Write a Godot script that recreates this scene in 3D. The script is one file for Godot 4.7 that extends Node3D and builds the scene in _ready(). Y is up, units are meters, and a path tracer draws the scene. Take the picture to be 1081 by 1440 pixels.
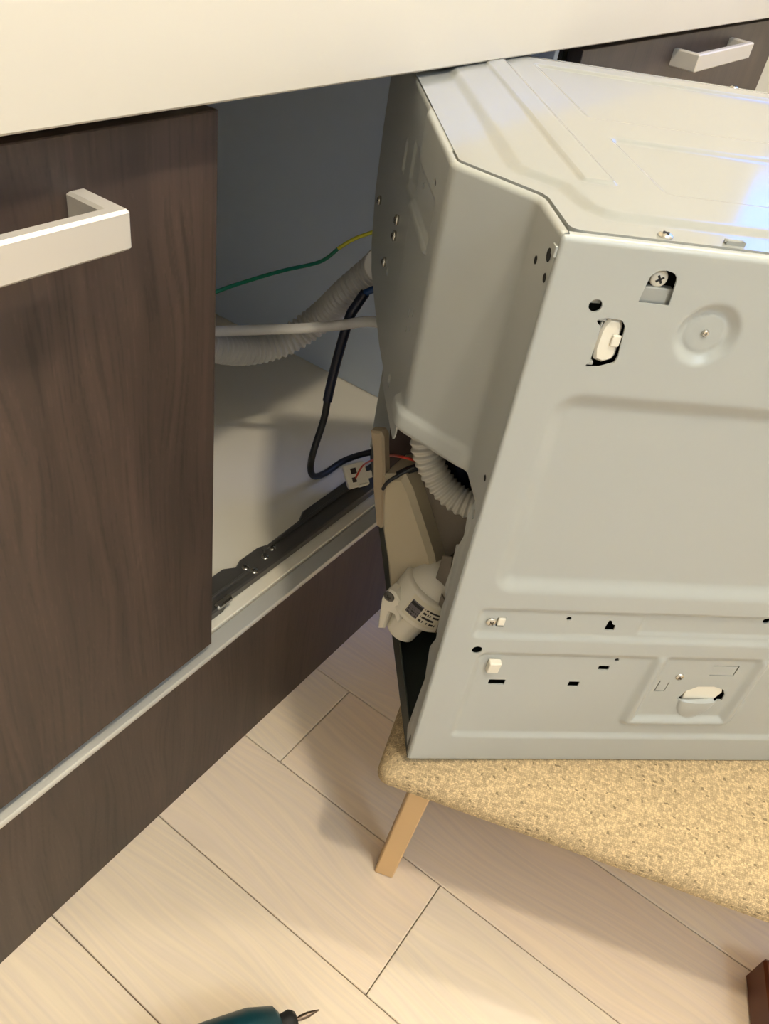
extends Node3D
# A pulled-out dishwasher resting on a low bench in front of its kitchen niche. Metres, y up.
# x runs along the cabinets, z = 0 is the plane of the cabinet fronts, +z is the room.

const ROOM_X0 := -1.9
const ROOM_X1 := 2.05
const ROOM_Z0 := -0.66
const ROOM_Z1 := 2.7
const CEIL := 2.42
const BT := 0.2934          # top of the bench, underside of the dishwasher
const TOPY := 0.7954        # top of the dishwasher
const DW := Vector3(0.4078, 0.2934, 0.2567)
const YAW := 0.861

const E1 := 1.65
const E2 := 1.25
const E3 := 0.95
const ES := 1.1
var M := {}
var taken := {}

# ------------------------------------------------------------------ mesh collector
class MB:
	var v := PackedVector3Array()
	var n := PackedVector3Array()
	var t := PackedVector2Array()
	var ix := PackedInt32Array()
	var uvshift := Vector2.ZERO
	func planar(p: Vector3, nn: Vector3) -> Vector2:
		var a := nn.abs()
		if a.y >= a.x and a.y >= a.z: return Vector2(p.x, p.z) + uvshift
		if a.x >= a.z: return Vector2(p.z, -p.y) + uvshift
		return Vector2(p.x, -p.y) + uvshift
	func vert(p: Vector3, nn: Vector3, uv = null) -> int:
		v.append(p); n.append(nn)
		if uv == null: t.append(planar(p, nn))
		else: t.append(uv)
		return v.size() - 1
	func tri(a: int, b: int, c: int) -> void:
		var cr := (v[b] - v[a]).cross(v[c] - v[a])
		if cr.dot(n[a] + n[b] + n[c]) > 0.0:
			ix.append(a); ix.append(c); ix.append(b)
		else:
			ix.append(a); ix.append(b); ix.append(c)
	func poly(pts: Array, away: Vector3) -> void:   # convex flat polygon whose normal points away from the given inner point
		var nn: Vector3 = (pts[1] - pts[0]).cross(pts[2] - pts[0]).normalized()
		if nn.dot(pts[0] - away) < 0.0: nn = -nn
		var f := []
		for p in pts: f.append(vert(p, nn))
		for i in range(1, f.size() - 1): tri(f[0], f[i], f[i + 1])
	func box(xf: Transform3D, s: Vector3, b := 0.001) -> void:   # chamfered box
		var h := s * 0.5
		b = min(b, min(h.x, min(h.y, h.z)) * 0.9)
		var P := func(x, y, z, ax): # corner point pulled to the face of axis ax
			var q := Vector3(x * (h.x - (0.0 if ax == 0 else b)), y * (h.y - (0.0 if ax == 1 else b)), z * (h.z - (0.0 if ax == 2 else b)))
			return xf * q
		var c := xf.origin
		for s1 in [-1, 1]:
			poly([P.call(s1, -1, -1, 0), P.call(s1, 1, -1, 0), P.call(s1, 1, 1, 0), P.call(s1, -1, 1, 0)], c)
			poly([P.call(-1, s1, -1, 1), P.call(1, s1, -1, 1), P.call(1, s1, 1, 1), P.call(-1, s1, 1, 1)], c)
			poly([P.call(-1, -1, s1, 2), P.call(1, -1, s1, 2), P.call(1, 1, s1, 2), P.call(-1, 1, s1, 2)], c)
			for s2 in [-1, 1]:
				poly([P.call(s1, s2, -1, 0), P.call(s1, s2, 1, 0), P.call(s1, s2, 1, 1), P.call(s1, s2, -1, 1)], c)
				poly([P.call(s1, -1, s2, 0), P.call(s1, 1, s2, 0), P.call(s1, 1, s2, 2), P.call(s1, -1, s2, 2)], c)
				poly([P.call(-1, s1, s2, 1), P.call(1, s1, s2, 1), P.call(1, s1, s2, 2), P.call(-1, s1, s2, 2)], c)
				for s3 in [-1, 1]:
					poly([P.call(s1, s2, s3, 0), P.call(s1, s2, s3, 1), P.call(s1, s2, s3, 2)], c)
	func box_at(lo: Vector3, hi: Vector3, b := 0.001) -> void:
		box(Transform3D(Basis(), (lo + hi) * 0.5), hi - lo, b)
	func lathe(xf: Transform3D, prof: Array, segs := 28, crease := 0.6) -> void:   # prof: [radius, height along y]
		for i in prof.size() - 1:
			var a: Vector2 = prof[i]
			var b: Vector2 = prof[i + 1]
			var d := b - a
			if d.length() < 1e-7: continue
			var nf := Vector2(d.y, -d.x).normalized()
			var na := nf
			var nb := nf
			if i > 0:
				var e: Vector2 = (a - prof[i - 1])
				var ne := Vector2(e.y, -e.x).normalized()
				if ne.dot(nf) > crease: na = (ne + nf).normalized()
			if i < prof.size() - 2:
				var e2: Vector2 = (prof[i + 2] - b)
				var n2 := Vector2(e2.y, -e2.x).normalized()
				if n2.dot(nf) > crease: nb = (n2 + nf).normalized()
			var base := v.size()
			for k in segs + 1:
				var an := TAU * k / segs
				var co := cos(an)
				var si := sin(an)
				vert(xf * Vector3(a.x * co, a.y, a.x * si), (xf.basis * Vector3(na.x * co, na.y, na.x * si)).normalized())
				vert(xf * Vector3(b.x * co, b.y, b.x * si), (xf.basis * Vector3(nb.x * co, nb.y, nb.x * si)).normalized())
			for k in segs:
				var q := base + k * 2
				tri(q, q + 1, q + 2); tri(q + 1, q + 3, q + 2)
	func prism(xf: Transform3D, poly2: PackedVector2Array, depth: float, b := 0.001) -> void:   # front face at z = 0, goes to z = -depth
		if Geometry2D.is_polygon_clockwise(poly2):
			poly2 = poly2.duplicate(); poly2.reverse()
		var m := poly2.size()
		var ins := PackedVector2Array()
		var nor := []
		for i in m:
			var e := poly2[(i + 1) % m] - poly2[i]
			nor.append(Vector2(e.y, -e.x).normalized())
		for i in m:
			var n1: Vector2 = nor[(i + m - 1) % m]
			var n2: Vector2 = nor[i]
			var mi := (n1 + n2).normalized()
			ins.append(poly2[i] - mi * b / max(0.4, mi.dot(n2)))
		var tr := Geometry2D.triangulate_polygon(ins)
		for side in [0, 1]:
			var z := 0.0 if side == 0 else -depth
			var nn := (xf.basis * Vector3(0, 0, 1 if side == 0 else -1)).normalized()
			var f := []
			for p in ins: f.append(vert(xf * Vector3(p.x, p.y, z), nn, p))
			for i in range(0, tr.size(), 3): tri(f[tr[i]], f[tr[i + 1]], f[tr[i + 2]])
		for i in m:
			var j := (i + 1) % m
			var o: Vector2 = nor[i]
			var rows := [[ins, 0.0], [poly2, -b], [poly2, -depth + b], [ins, -depth]]
			var ns := [Vector3(o.x, o.y, 1), Vector3(o.x, o.y, 0), Vector3(o.x, o.y, -1)]
			var smooth_a: Vector2 = nor[(i + m - 1) % m]
			var smooth_b: Vector2 = nor[j]
			var oa := (o + smooth_a).normalized() if o.dot(smooth_a) > 0.75 else o
			var ob := (o + smooth_b).normalized() if o.dot(smooth_b) > 0.75 else o
			for r in 3:
				var nz: float = ns[r].z
				var va := (xf.basis * Vector3(oa.x, oa.y, nz)).normalized()
				var vb := (xf.basis * Vector3(ob.x, ob.y, nz)).normalized()
				var p0: Vector2 = rows[r][0][i]
				var p1: Vector2 = rows[r][0][j]
				var p2: Vector2 = rows[r + 1][0][j]
				var p3: Vector2 = rows[r + 1][0][i]
				var q := [vert(xf * Vector3(p0.x, p0.y, rows[r][1]), va), vert(xf * Vector3(p1.x, p1.y, rows[r][1]), vb), vert(xf * Vector3(p2.x, p2.y, rows[r + 1][1]), vb), vert(xf * Vector3(p3.x, p3.y, rows[r + 1][1]), va)]
				tri(q[0], q[1], q[2]); tri(q[0], q[2], q[3])
	func tube(ctrl: Array, rad: Callable, step := 0.004, sides := 14, cap := true, squash := 1.0) -> void:   # rad gets the length along the tube
		var cu := Curve3D.new()
		for i in ctrl.size():
			var p: Vector3 = ctrl[i]
			var a: Vector3 = ctrl[max(i - 1, 0)]
			var b: Vector3 = ctrl[min(i + 1, ctrl.size() - 1)]
			var tg := (b - a) / 6.0
			cu.add_point(p, -tg, tg)
		cu.bake_interval = step * 0.5
		var L := cu.get_baked_length()
		var cnt := int(max(2, ceil(L / step)))
		var up := Vector3.UP
		var base := v.size()
		var prev := Vector3.ZERO
		for i in cnt + 1:
			var s := L * i / cnt
			var p := cu.sample_baked(s, true)
			var tg := (cu.sample_baked(min(s + step * 0.5, L), true) - cu.sample_baked(max(s - step * 0.5, 0.0), true)).normalized()
			if i == 0:
				up = Vector3.UP if abs(tg.y) < 0.9 else Vector3.RIGHT
			up = (up - tg * up.dot(tg)).normalized()
			var side := tg.cross(up)
			var r: float = rad.call(s)
			var dr: float = (rad.call(s + step * 0.25) - rad.call(s - step * 0.25)) / (step * 0.5)
			for k in sides + 1:
				var an := TAU * k / sides
				var d := (up * cos(an) + side * sin(an) * squash)
				vert(p + d * r, (d - tg * dr).normalized(), Vector2(s, float(k) / sides))
		for i in cnt:
			for k in sides:
				var q := base + i * (sides + 1) + k
				tri(q, q + 1, q + sides + 1); tri(q + 1, q + sides + 2, q + sides + 1)
		if cap:
			for e in [0, cnt]:
				var cpt := cu.sample_baked(L * e / cnt, true)
				var dirv := (cpt - cu.sample_baked(L * (0.02 if e == 0 else 0.98), true)).normalized()
				var ci := vert(cpt, dirv)
				var ring := []
				for k in sides + 1: ring.append(vert(v[base + e * (sides + 1) + k], dirv))
				for k in sides: tri(ci, ring[k], ring[k + 1])
	func mesh() -> ArrayMesh:
		var a := []
		a.resize(Mesh.ARRAY_MAX)
		a[Mesh.ARRAY_VERTEX] = v; a[Mesh.ARRAY_NORMAL] = n; a[Mesh.ARRAY_TEX_UV] = t; a[Mesh.ARRAY_INDEX] = ix
		var m := ArrayMesh.new()
		m.add_surface_from_arrays(Mesh.PRIMITIVE_TRIANGLES, a)
		return m

# A pressed sheet: grid over us x vs, height h(u,v), kept where s(u,v) > 0 (cut cleanly along s = 0), with a cut edge "thick" deep.
func sheet(xf: Transform3D, us: PackedFloat32Array, vs: PackedFloat32Array, h: Callable, s: Callable, thick := 0.0012) -> MB:
	var mb := MB.new()
	var nu := us.size()
	var nv := vs.size()
	var H := PackedFloat32Array(); H.resize(nu * nv)
	var S := PackedFloat32Array(); S.resize(nu * nv)
	for j in nv:
		for i in nu:
			H[j * nu + i] = h.call(us[i], vs[j])
			S[j * nu + i] = s.call(us[i], vs[j])
	var bn := xf.basis
	for j in nv:
		var j0: int = max(j - 1, 0)
		var j1: int = min(j + 1, nv - 1)
		for i in nu:
			var i0: int = max(i - 1, 0)
			var i1: int = min(i + 1, nu - 1)
			var du := (H[j * nu + i1] - H[j * nu + i0]) / (us[i1] - us[i0])
			var dv := (H[j1 * nu + i] - H[j0 * nu + i]) / (vs[j1] - vs[j0])
			mb.v.append(xf * Vector3(us[i], vs[j], H[j * nu + i]))
			mb.n.append((bn * Vector3(-du, -dv, 1)).normalized())
			mb.t.append(Vector2(us[i], vs[j]))
	var inward := -bn.z.normalized() * thick
	for j in nv - 1:
		for i in nu - 1:
			var a := j * nu + i
			for T in [[a, a + 1, a + nu], [a + 1, a + nu + 1, a + nu]]:
				var inside := 0
				for k in T: if S[k] > 0.0: inside += 1
				if inside == 3: mb.tri(T[0], T[1], T[2])
				elif inside > 0:
					var out := []
					var cut := []
					for k in 3:
						var p: int = T[k]
						var q: int = T[(k + 1) % 3]
						if S[p] > 0.0: out.append(p)
						if (S[p] > 0.0) != (S[q] > 0.0):
							var w := S[p] / (S[p] - S[q])
							var c := mb.vert(mb.v[p].lerp(mb.v[q], w), mb.n[p].lerp(mb.n[q], w).normalized(), mb.t[p].lerp(mb.t[q], w))
							out.append(c); cut.append(c)
					for k in range(1, out.size() - 1): mb.tri(out[0], out[k], out[k + 1])
					if cut.size() == 2:
						var p0 := mb.v[cut[0]]
						var p1 := mb.v[cut[1]]
						if p0.distance_to(p1) > 1e-6:
							var inner: int = T[0]
							for k in T: if S[k] > 0.0: inner = k
							mb.poly([p0, p1, p1 + inward, p0 + inward], mb.v[inner] + inward * 0.5)
	return mb

func lines(breaks: Array) -> PackedFloat32Array:   # [start, step, end, step, end ...]
	var r := PackedFloat32Array()
	var x: float = breaks[0]
	r.append(x)
	for k in range(1, breaks.size(), 2):
		var e: float = breaks[k + 1]
		var cnt := int(max(1, round((e - x) / breaks[k])))
		var x0 := x
		for i in range(1, cnt + 1): r.append(x0 + (e - x0) * i / cnt)
		x = e
	return r

static func rr(u: float, v: float, x0: float, x1: float, y0: float, y1: float, r: float) -> float:   # rounded rectangle, positive inside
	var qx: float = abs(u - (x0 + x1) * 0.5) - (x1 - x0) * 0.5 + r
	var qy: float = abs(v - (y0 + y1) * 0.5) - (y1 - y0) * 0.5 + r
	return r - Vector2(max(qx, 0.0), max(qy, 0.0)).length() - min(max(qx, qy), 0.0)

static func ss(a: float, b: float, x: float) -> float:
	var k: float = clamp((x - a) / (b - a), 0.0, 1.0)
	return k * k * (3.0 - 2.0 * k)

static func sdpoly(p: Vector2, q: PackedVector2Array) -> float:   # positive inside
	var d := 1e9
	var ins := false
	var j := q.size() - 1
	for i in q.size():
		var a := q[j]
		var b := q[i]
		var e := b - a
		var w := p - a
		var c: Vector2 = w - e * clamp(w.dot(e) / e.length_squared(), 0.0, 1.0)
		d = min(d, c.length_squared())
		if (a.y > p.y) != (b.y > p.y) and p.x < (b.x - a.x) * (p.y - a.y) / (b.y - a.y) + a.x: ins = not ins
		j = i
	return sqrt(d) if ins else -sqrt(d)

# ------------------------------------------------------------------ naming and tagging
func numbered(called: String) -> String:
	var k: int = taken.get(called, 0)
	taken[called] = k + 1
	return called if k == 0 else "%s_%03d" % [called, k]

func thing(called: String, label: String, category: String, at := Vector3.ZERO, turn := 0.0, group := "") -> Node3D:
	var o := Node3D.new()
	o.name = numbered(called)
	add_child(o)
	o.position = at
	o.rotation.y = turn
	tag(o, label, category, group)
	return o

func tag(o: Node, label: String, category: String, group := "") -> void:
	o.set_meta("label", label)
	o.set_meta("category", category)
	if group: o.set_meta("group", group)

func part(called: String, mb, mat: Material, parent: Node = self) -> MeshInstance3D:
	var o := MeshInstance3D.new()
	o.name = called if parent != self else numbered(called)
	o.mesh = mb.mesh() if mb is MB else mb
	o.material_override = mat
	o.cast_shadow = GeometryInstance3D.SHADOW_CASTING_SETTING_ON
	parent.add_child(o, true)
	return o

func struct(called: String, mb, mat: Material, label: String, category: String) -> MeshInstance3D:
	var o := MeshInstance3D.new()
	o.name = called
	o.mesh = mb.mesh()
	o.material_override = mat
	add_child(o)
	tag(o, label, category)
	o.set_meta("kind", "structure")
	return o

# ------------------------------------------------------------------ materials
func mat(c: Color, rough := 0.5, metal := 0.0, spec := 0.5) -> StandardMaterial3D:
	var m := StandardMaterial3D.new()
	m.albedo_color = c
	m.roughness = rough
	m.metallic = metal
	m.metallic_specular = spec
	return m

func tex(w: int, h: int, f: Callable) -> ImageTexture:
	var d := PackedByteArray()
	d.resize(w * h * 3)
	var k := 0
	for y in h:
		for x in w:
			var c: Vector3 = f.call(x, y)
			d[k] = int(clamp(c.x, 0.0, 1.0) * 255.0); d[k + 1] = int(clamp(c.y, 0.0, 1.0) * 255.0); d[k + 2] = int(clamp(c.z, 0.0, 1.0) * 255.0)
			k += 3
	var im := Image.create_from_data(w, h, false, Image.FORMAT_RGB8, d)
	im.generate_mipmaps()
	return ImageTexture.create_from_image(im)

func noise(seed_: int, freq: float, oct := 4) -> FastNoiseLite:
	var n := FastNoiseLite.new()
	n.seed = seed_
	n.frequency = freq
	n.noise_type = FastNoiseLite.TYPE_SIMPLEX_SMOOTH
	n.fractal_octaves = oct
	return n

func make_materials() -> void:
	# dark brown vertical-grain laminate: one tile is 0.6 m wide and 1.2 m high
	var n1 := noise(3, 1.0, 3)
	var n2 := noise(8, 1.0, 3)
	var n3 := noise(11, 1.0, 2)
	var wood := tex(512, 768, func(x, y):
		var u: float = x / 512.0 * 0.6
		var v: float = y / 768.0 * 1.2
		var warp: float = n3.get_noise_2d(u * 9.0, v * 2.2) * 0.018
		var broad: float = n1.get_noise_2d((u + warp) * 22.0, v * 1.6)
		var fine: float = n2.get_noise_2d((u + warp) * 190.0, v * 5.0)
		var pore: float = n2.get_noise_2d((u + warp * 0.6) * 520.0 + 40.0, v * 14.0)
		var g: float = 1.0 + broad * 0.20 + fine * 0.13 + (0.10 if pore > 0.42 else 0.0) - (0.10 if fine < -0.36 else 0.0)
		return Vector3(0.240, 0.193, 0.167) * g)
	var w := mat(Color.WHITE, 0.5)
	w.albedo_texture = wood
	w.uv1_scale = Vector3(1 / 0.6, 1 / 1.2, 1)
	M.wood = w
	# whitewashed oak planks: one tile is 0.3 m across and 1.2 m along
	var plank := tex(384, 1024, func(x, y):
		var u: float = x / 384.0 * 0.3
		var v: float = y / 1024.0 * 1.2
		var warp: float = n3.get_noise_2d(u * 7.0 + 5.0, v * 1.7) * 0.035
		var ring: float = sin((u + warp) * 520.0 + n1.get_noise_2d(u * 14.0, v * 1.2) * 5.0)
		var fine: float = n2.get_noise_2d((u + warp) * 260.0, v * 5.0)
		var broad: float = n1.get_noise_2d(u * 10.0 + 9.0, v * 1.5)
		var g: float = 1.0 + ring * 0.010 + fine * 0.028 + broad * 0.03
		return Vector3(0.900, 0.838, 0.752) * Vector3(g, g, g * (1.0 - 0.01 * ring)))
	for k in 3:
		var p := mat([Color(1, 1, 1), Color(0.97, 0.96, 0.95), Color(0.99, 0.975, 0.97)][k], 0.34)
		p.albedo_texture = plank
		p.uv1_scale = Vector3(1 / 0.3, 1 / 1.2, 1)
		M["plank%d" % k] = p
	# coarse woven fabric: 48 x 48 threads on a 0.12 m tile
	var rng := RandomNumberGenerator.new()
	rng.seed = 5
	var jit := []
	for k in 48 * 48: jit.append(rng.randf())
	var weave := func(x, y):
		var fx: float = x / 512.0 * 48.0 + 0.6 * n3.get_noise_2d(x * 0.03, y * 0.03)
		var fy: float = y / 512.0 * 48.0 + 0.6 * n3.get_noise_2d(y * 0.03 + 50.0, x * 0.03)
		var ci: int = posmod(int(floor(fx)), 48)
		var cj: int = posmod(int(floor(fy)), 48)
		var lx: float = fx - floor(fx)
		var ly: float = fy - floor(fy)
		var over := (ci + cj) % 2 == 0
		var across: float = abs((ly if over else lx) - 0.5) * 2.0
		var along: float = abs((lx if over else ly) - 0.5) * 2.0
		var hh: float = (1.0 - across * across) * (1.0 - 0.45 * along * along)
		return Vector2(hh, jit[cj * 48 + ci])
	var fab_c := tex(512, 512, func(x, y):
		var r: Vector2 = weave.call(x, y)
		var g: float = 0.78 + 0.17 * r.x + (r.y - 0.5) * 0.22
		if r.y > 0.985: g *= 0.62
		return Vector3(0.815, 0.715, 0.555) * g)
	var fab_h := tex(512, 512, func(x, y):
		var r: Vector2 = weave.call(x, y)
		return Vector3.ONE * (r.x * (0.6 + 0.4 * r.y)))
	var him: Image = fab_h.get_image()
	him.clear_mipmaps()
	him.bump_map_to_normal_map(2.0)
	var fb := mat(Color.WHITE, 0.95, 0.0, 0.2)
	fb.albedo_texture = fab_c
	fb.normal_enabled = true
	fb.normal_texture = ImageTexture.create_from_image(him)
	fb.normal_scale = 1.0
	fb.uv1_scale = Vector3(1 / 0.105, 1 / 0.105, 1)
	M.fabric = fb
	M.worktop = mat(Color(0.775, 0.75, 0.695), 0.28)
	M.white = mat(Color(0.90, 0.885, 0.85), 0.55)
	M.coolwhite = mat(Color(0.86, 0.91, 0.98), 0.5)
	M.niche = mat(Color(0.92, 0.89, 0.82), 0.5)
	M.wall = mat(Color(0.90, 0.885, 0.85), 0.8)
	M.splash = mat(Color(0.84, 0.79, 0.70), 0.6)
	M.ceiling = mat(Color(0.93, 0.93, 0.92), 0.9)
	M.handle = mat(Color(0.80, 0.775, 0.73), 0.42, 0.35)
	M.paint = mat(Color(0.648, 0.658, 0.642), 0.33, 0.0, 0.55)
	M.lid = mat(Color(0.58, 0.588, 0.572), 0.12, 0.0, 0.6)
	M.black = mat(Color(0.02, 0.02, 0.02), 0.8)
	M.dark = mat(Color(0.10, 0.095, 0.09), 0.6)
	M.pan = mat(Color(0.20, 0.22, 0.20), 0.5)
	M.brown = mat(Color(0.17, 0.10, 0.085), 0.6)
	M.steel = mat(Color(0.80, 0.79, 0.76), 0.25, 1.0)
	M.rail = mat(Color(0.34, 0.33, 0.315), 0.4, 0.45)
	M.alu = mat(Color(0.78, 0.77, 0.74), 0.38, 0.3)
	M.plastic = mat(Color(0.88, 0.855, 0.79), 0.45)
	M.plate = mat(Color(0.42, 0.385, 0.34), 0.5)
	M.duct = mat(Color(0.70, 0.655, 0.555), 0.45)
	M.tan = mat(Color(0.60, 0.54, 0.45), 0.5)
	M.hose = mat(Color(0.79, 0.775, 0.73), 0.5)
	M.drain = mat(Color(0.72, 0.715, 0.70), 0.3)
	M.clear = mat(Color(0.90, 0.89, 0.87, 0.55), 0.25)
	M.clear.transparency = BaseMaterial3D.TRANSPARENCY_ALPHA
	M.green = mat(Color(0.05, 0.42, 0.33), 0.45)
	M.yellow = mat(Color(0.72, 0.72, 0.22), 0.45)
	M.cord = mat(Color(0.03, 0.045, 0.07), 0.5)
	M.navy = mat(Color(0.02, 0.06, 0.16), 0.45)
	M.blue = mat(Color(0.05, 0.22, 0.42), 0.4)
	M.red = mat(Color(0.72, 0.20, 0.13), 0.45)
	M.legwood = mat(Color(0.84, 0.695, 0.50), 0.5)
	M.brownwood = mat(Color(0.36, 0.17, 0.075), 0.45)
	M.teal = mat(Color(0.02, 0.20, 0.235), 0.4)
	M.rubber = mat(Color(0.03, 0.03, 0.03), 0.7)
	M.bit = mat(Color(0.42, 0.36, 0.31), 0.35, 0.9)
	M.glass = mat(Color(0.95, 0.98, 1.0, 0.06), 0.02)
	M.glass.transparency = BaseMaterial3D.TRANSPARENCY_ALPHA
	var g := mat(Color(1, 0.86, 0.66), 0.6)
	g.emission_enabled = true
	g.emission = Color(1, 0.92, 0.80)
	g.emission_energy_multiplier = 1.0
	M.glow = g
	var lr := RandomNumberGenerator.new()
	lr.seed = 9
	var wd := []
	for k in 400: wd.append(lr.randf())
	var lab := mat(Color.WHITE, 0.6)
	lab.albedo_texture = tex(128, 64, func(x, y):
		var c := Vector3(0.86, 0.83, 0.74)
		if x > 6 and x < 52 and y > 12 and y < 54:
			c = Vector3(0.40, 0.37, 0.38)
			if y > 16 and y < 26: c = Vector3(0.08, 0.07, 0.07)
			elif y > 34 and (y / 4) % 2 == 0 and wd[(x / 3 + (y / 4) * 31) % 400] > 0.3: c = Vector3(0.16, 0.15, 0.15)
		elif x > 58 and x < 124 and y > 12 and y < 56 and (y / 6) % 2 == 0 and wd[(x / 4 + (y / 6) * 17) % 400] > 0.3:
			c = Vector3(0.14, 0.12, 0.11)
		return c)
	M.label = lab

# ------------------------------------------------------------------ small builders
func bar_handle(parent: Node, x0: float, x1: float, y0: float, y1: float, z0: float, out: float) -> void:
	# a flat U-shaped pull: front bar and two returns in one bent strip
	var t := 0.010
	var w := 0.013
	var b := 0.0015
	var q := PackedVector2Array([Vector2(x0, z0), Vector2(x0, out - b), Vector2(x0 + b, out), Vector2(x1 - b, out), Vector2(x1, out - b), Vector2(x1, z0), Vector2(x1 - w, z0), Vector2(x1 - w, out - t), Vector2(x0 + w, out - t), Vector2(x0 + w, z0)])
	var mb := MB.new()
	# x stays, polygon y is world z, extrude downwards in world y
	mb.prism(Transform3D(Basis(Vector3(1, 0, 0), Vector3(0, 0, 1), Vector3(0, 1, 0)), Vector3(0, y1, 0)), q, y1 - y0, 0.0018)
	part("handle", mb, M.handle, parent)

func screw(parent: Node, at: Vector3, dir: Vector3, r := 0.0045, called := "screw", m: Material = null) -> void:
	var mb := MB.new()
	var y := dir.normalized()
	var x := y.cross(Vector3(0.3, 0.2, 0.9)).normalized()
	var xf := Transform3D(Basis(x, y, x.cross(y)), at)
	mb.lathe(xf, [Vector2(r * 0.62, -0.004), Vector2(r, -0.0002), Vector2(r, 0.0004), Vector2(r * 0.9, 0.0012), Vector2(r * 0.45, 0.0018), Vector2(0, 0.0020)], 18)
	var s := part(called, mb, m if m else M.steel, parent)
	var sl := MB.new()
	sl.box(xf * Transform3D(Basis(), Vector3(0, 0.0019, 0)), Vector3(r * 1.0, 0.0006, r * 0.24), 0.0001)
	sl.box(xf * Transform3D(Basis(), Vector3(0, 0.0019, 0)), Vector3(r * 0.24, 0.0006, r * 1.0), 0.0001)
	part("cross_slot", sl, M.dark, s)

func L3(u: float, y: float, v: float) -> Vector3:   # dishwasher coordinates: u along the side panel, y height, v along its back
	return Vector3(u, y - BT, -v)

func spline_tube(called: String, ctrl: Array, rad, m: Material, parent: Node = self, step := 0.004, sides := 12, squash := 1.0) -> MeshInstance3D:
	var mb := MB.new()
	var f: Callable = rad if rad is Callable else func(_s): return rad
	mb.tube(ctrl, f, step, sides, true, squash)
	return part(called, mb, m, parent)

func boxpart(called: String, lo: Vector3, hi: Vector3, m: Material, parent: Node, b := 0.001) -> MeshInstance3D:
	var mb := MB.new()
	mb.box_at(lo, hi, b)
	return part(called, mb, m, parent)

# ------------------------------------------------------------------ scene
func _ready() -> void:
	var cam := Camera3D.new()
	cam.name = "camera"
	add_child(cam)
	cam.fov = 65.515
	cam.near = 0.02
	cam.transform = Transform3D(Basis(Vector3(0.5758, 0.1467, 0.8043), Vector3(0.4586, 0.7565, -0.4663), Vector3(-0.6769, 0.6373, 0.3683)).orthonormalized(), Vector3(0, 0.9375, 0.4049))
	cam.current = true
	var sky_m := ProceduralSkyMaterial.new()
	sky_m.sky_top_color = Color(0.30, 0.52, 0.95)
	sky_m.sky_horizon_color = Color(0.48, 0.70, 1.0)
	sky_m.ground_bottom_color = Color(0.30, 0.34, 0.40)
	sky_m.ground_horizon_color = Color(0.55, 0.66, 0.80)
	sky_m.sky_energy_multiplier = 2.0 * ES
	sky_m.ground_energy_multiplier = 1.2 * ES
	var sky := Sky.new()
	sky.sky_material = sky_m
	var env := Environment.new()
	env.background_mode = Environment.BG_SKY
	env.sky = sky
	env.tonemap_mode = Environment.TONE_MAPPER_LINEAR
	env.tonemap_exposure = 1.0
	env.sdfgi_enabled = true
	env.ssao_enabled = true
	env.ssil_enabled = true
	var we := WorldEnvironment.new()
	we.name = "environment"
	we.environment = env
	add_child(we)
	make_materials()
	downlight(Vector3(0.06, CEIL, 0.86), E1, "round recessed ceiling downlight above the left cabinet door")
	downlight(Vector3(0.96, CEIL, 0.84), E2, "round recessed ceiling downlight above the dishwasher on its bench")
	downlight(Vector3(-0.3, CEIL, 2.1), E3, "large round ceiling light behind the photographer, in the room", 0.2, Color(0.74, 0.87, 1.0))
	build_room()
	build_cabinets()
	build_bench()
	build_dishwasher()
	build_niche_things()
	build_floor_things()

func downlight(at: Vector3, energy: float, label: String, radius := 0.05, tint := Color(1.0, 0.955, 0.86)) -> void:
	var t := thing("ceiling_light", label, "ceiling light", at, 0.0, "")
	var mb := MB.new()
	var r := radius
	mb.lathe(Transform3D(), [Vector2(r, -0.002), Vector2(r + 0.002, -0.008), Vector2(r + 0.014, -0.007), Vector2(r + 0.018, -0.001), Vector2(r + 0.018, 0.0)], 40)
	part("trim_ring", mb, M.white, t)
	var d := MB.new()
	d.lathe(Transform3D(), [Vector2(0, -0.004), Vector2(r, -0.004), Vector2(r, -0.001)], 40, 0.99)
	part("diffuser", d, M.glow, t)
	var l := OmniLight3D.new()
	l.name = "lamp"
	l.light_color = tint
	l.light_energy = energy
	l.light_size = r
	l.omni_range = 8.0
	l.omni_attenuation = 2.0
	l.shadow_enabled = true
	t.add_child(l)
	l.position = Vector3(0, -0.012 - r, 0)

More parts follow.
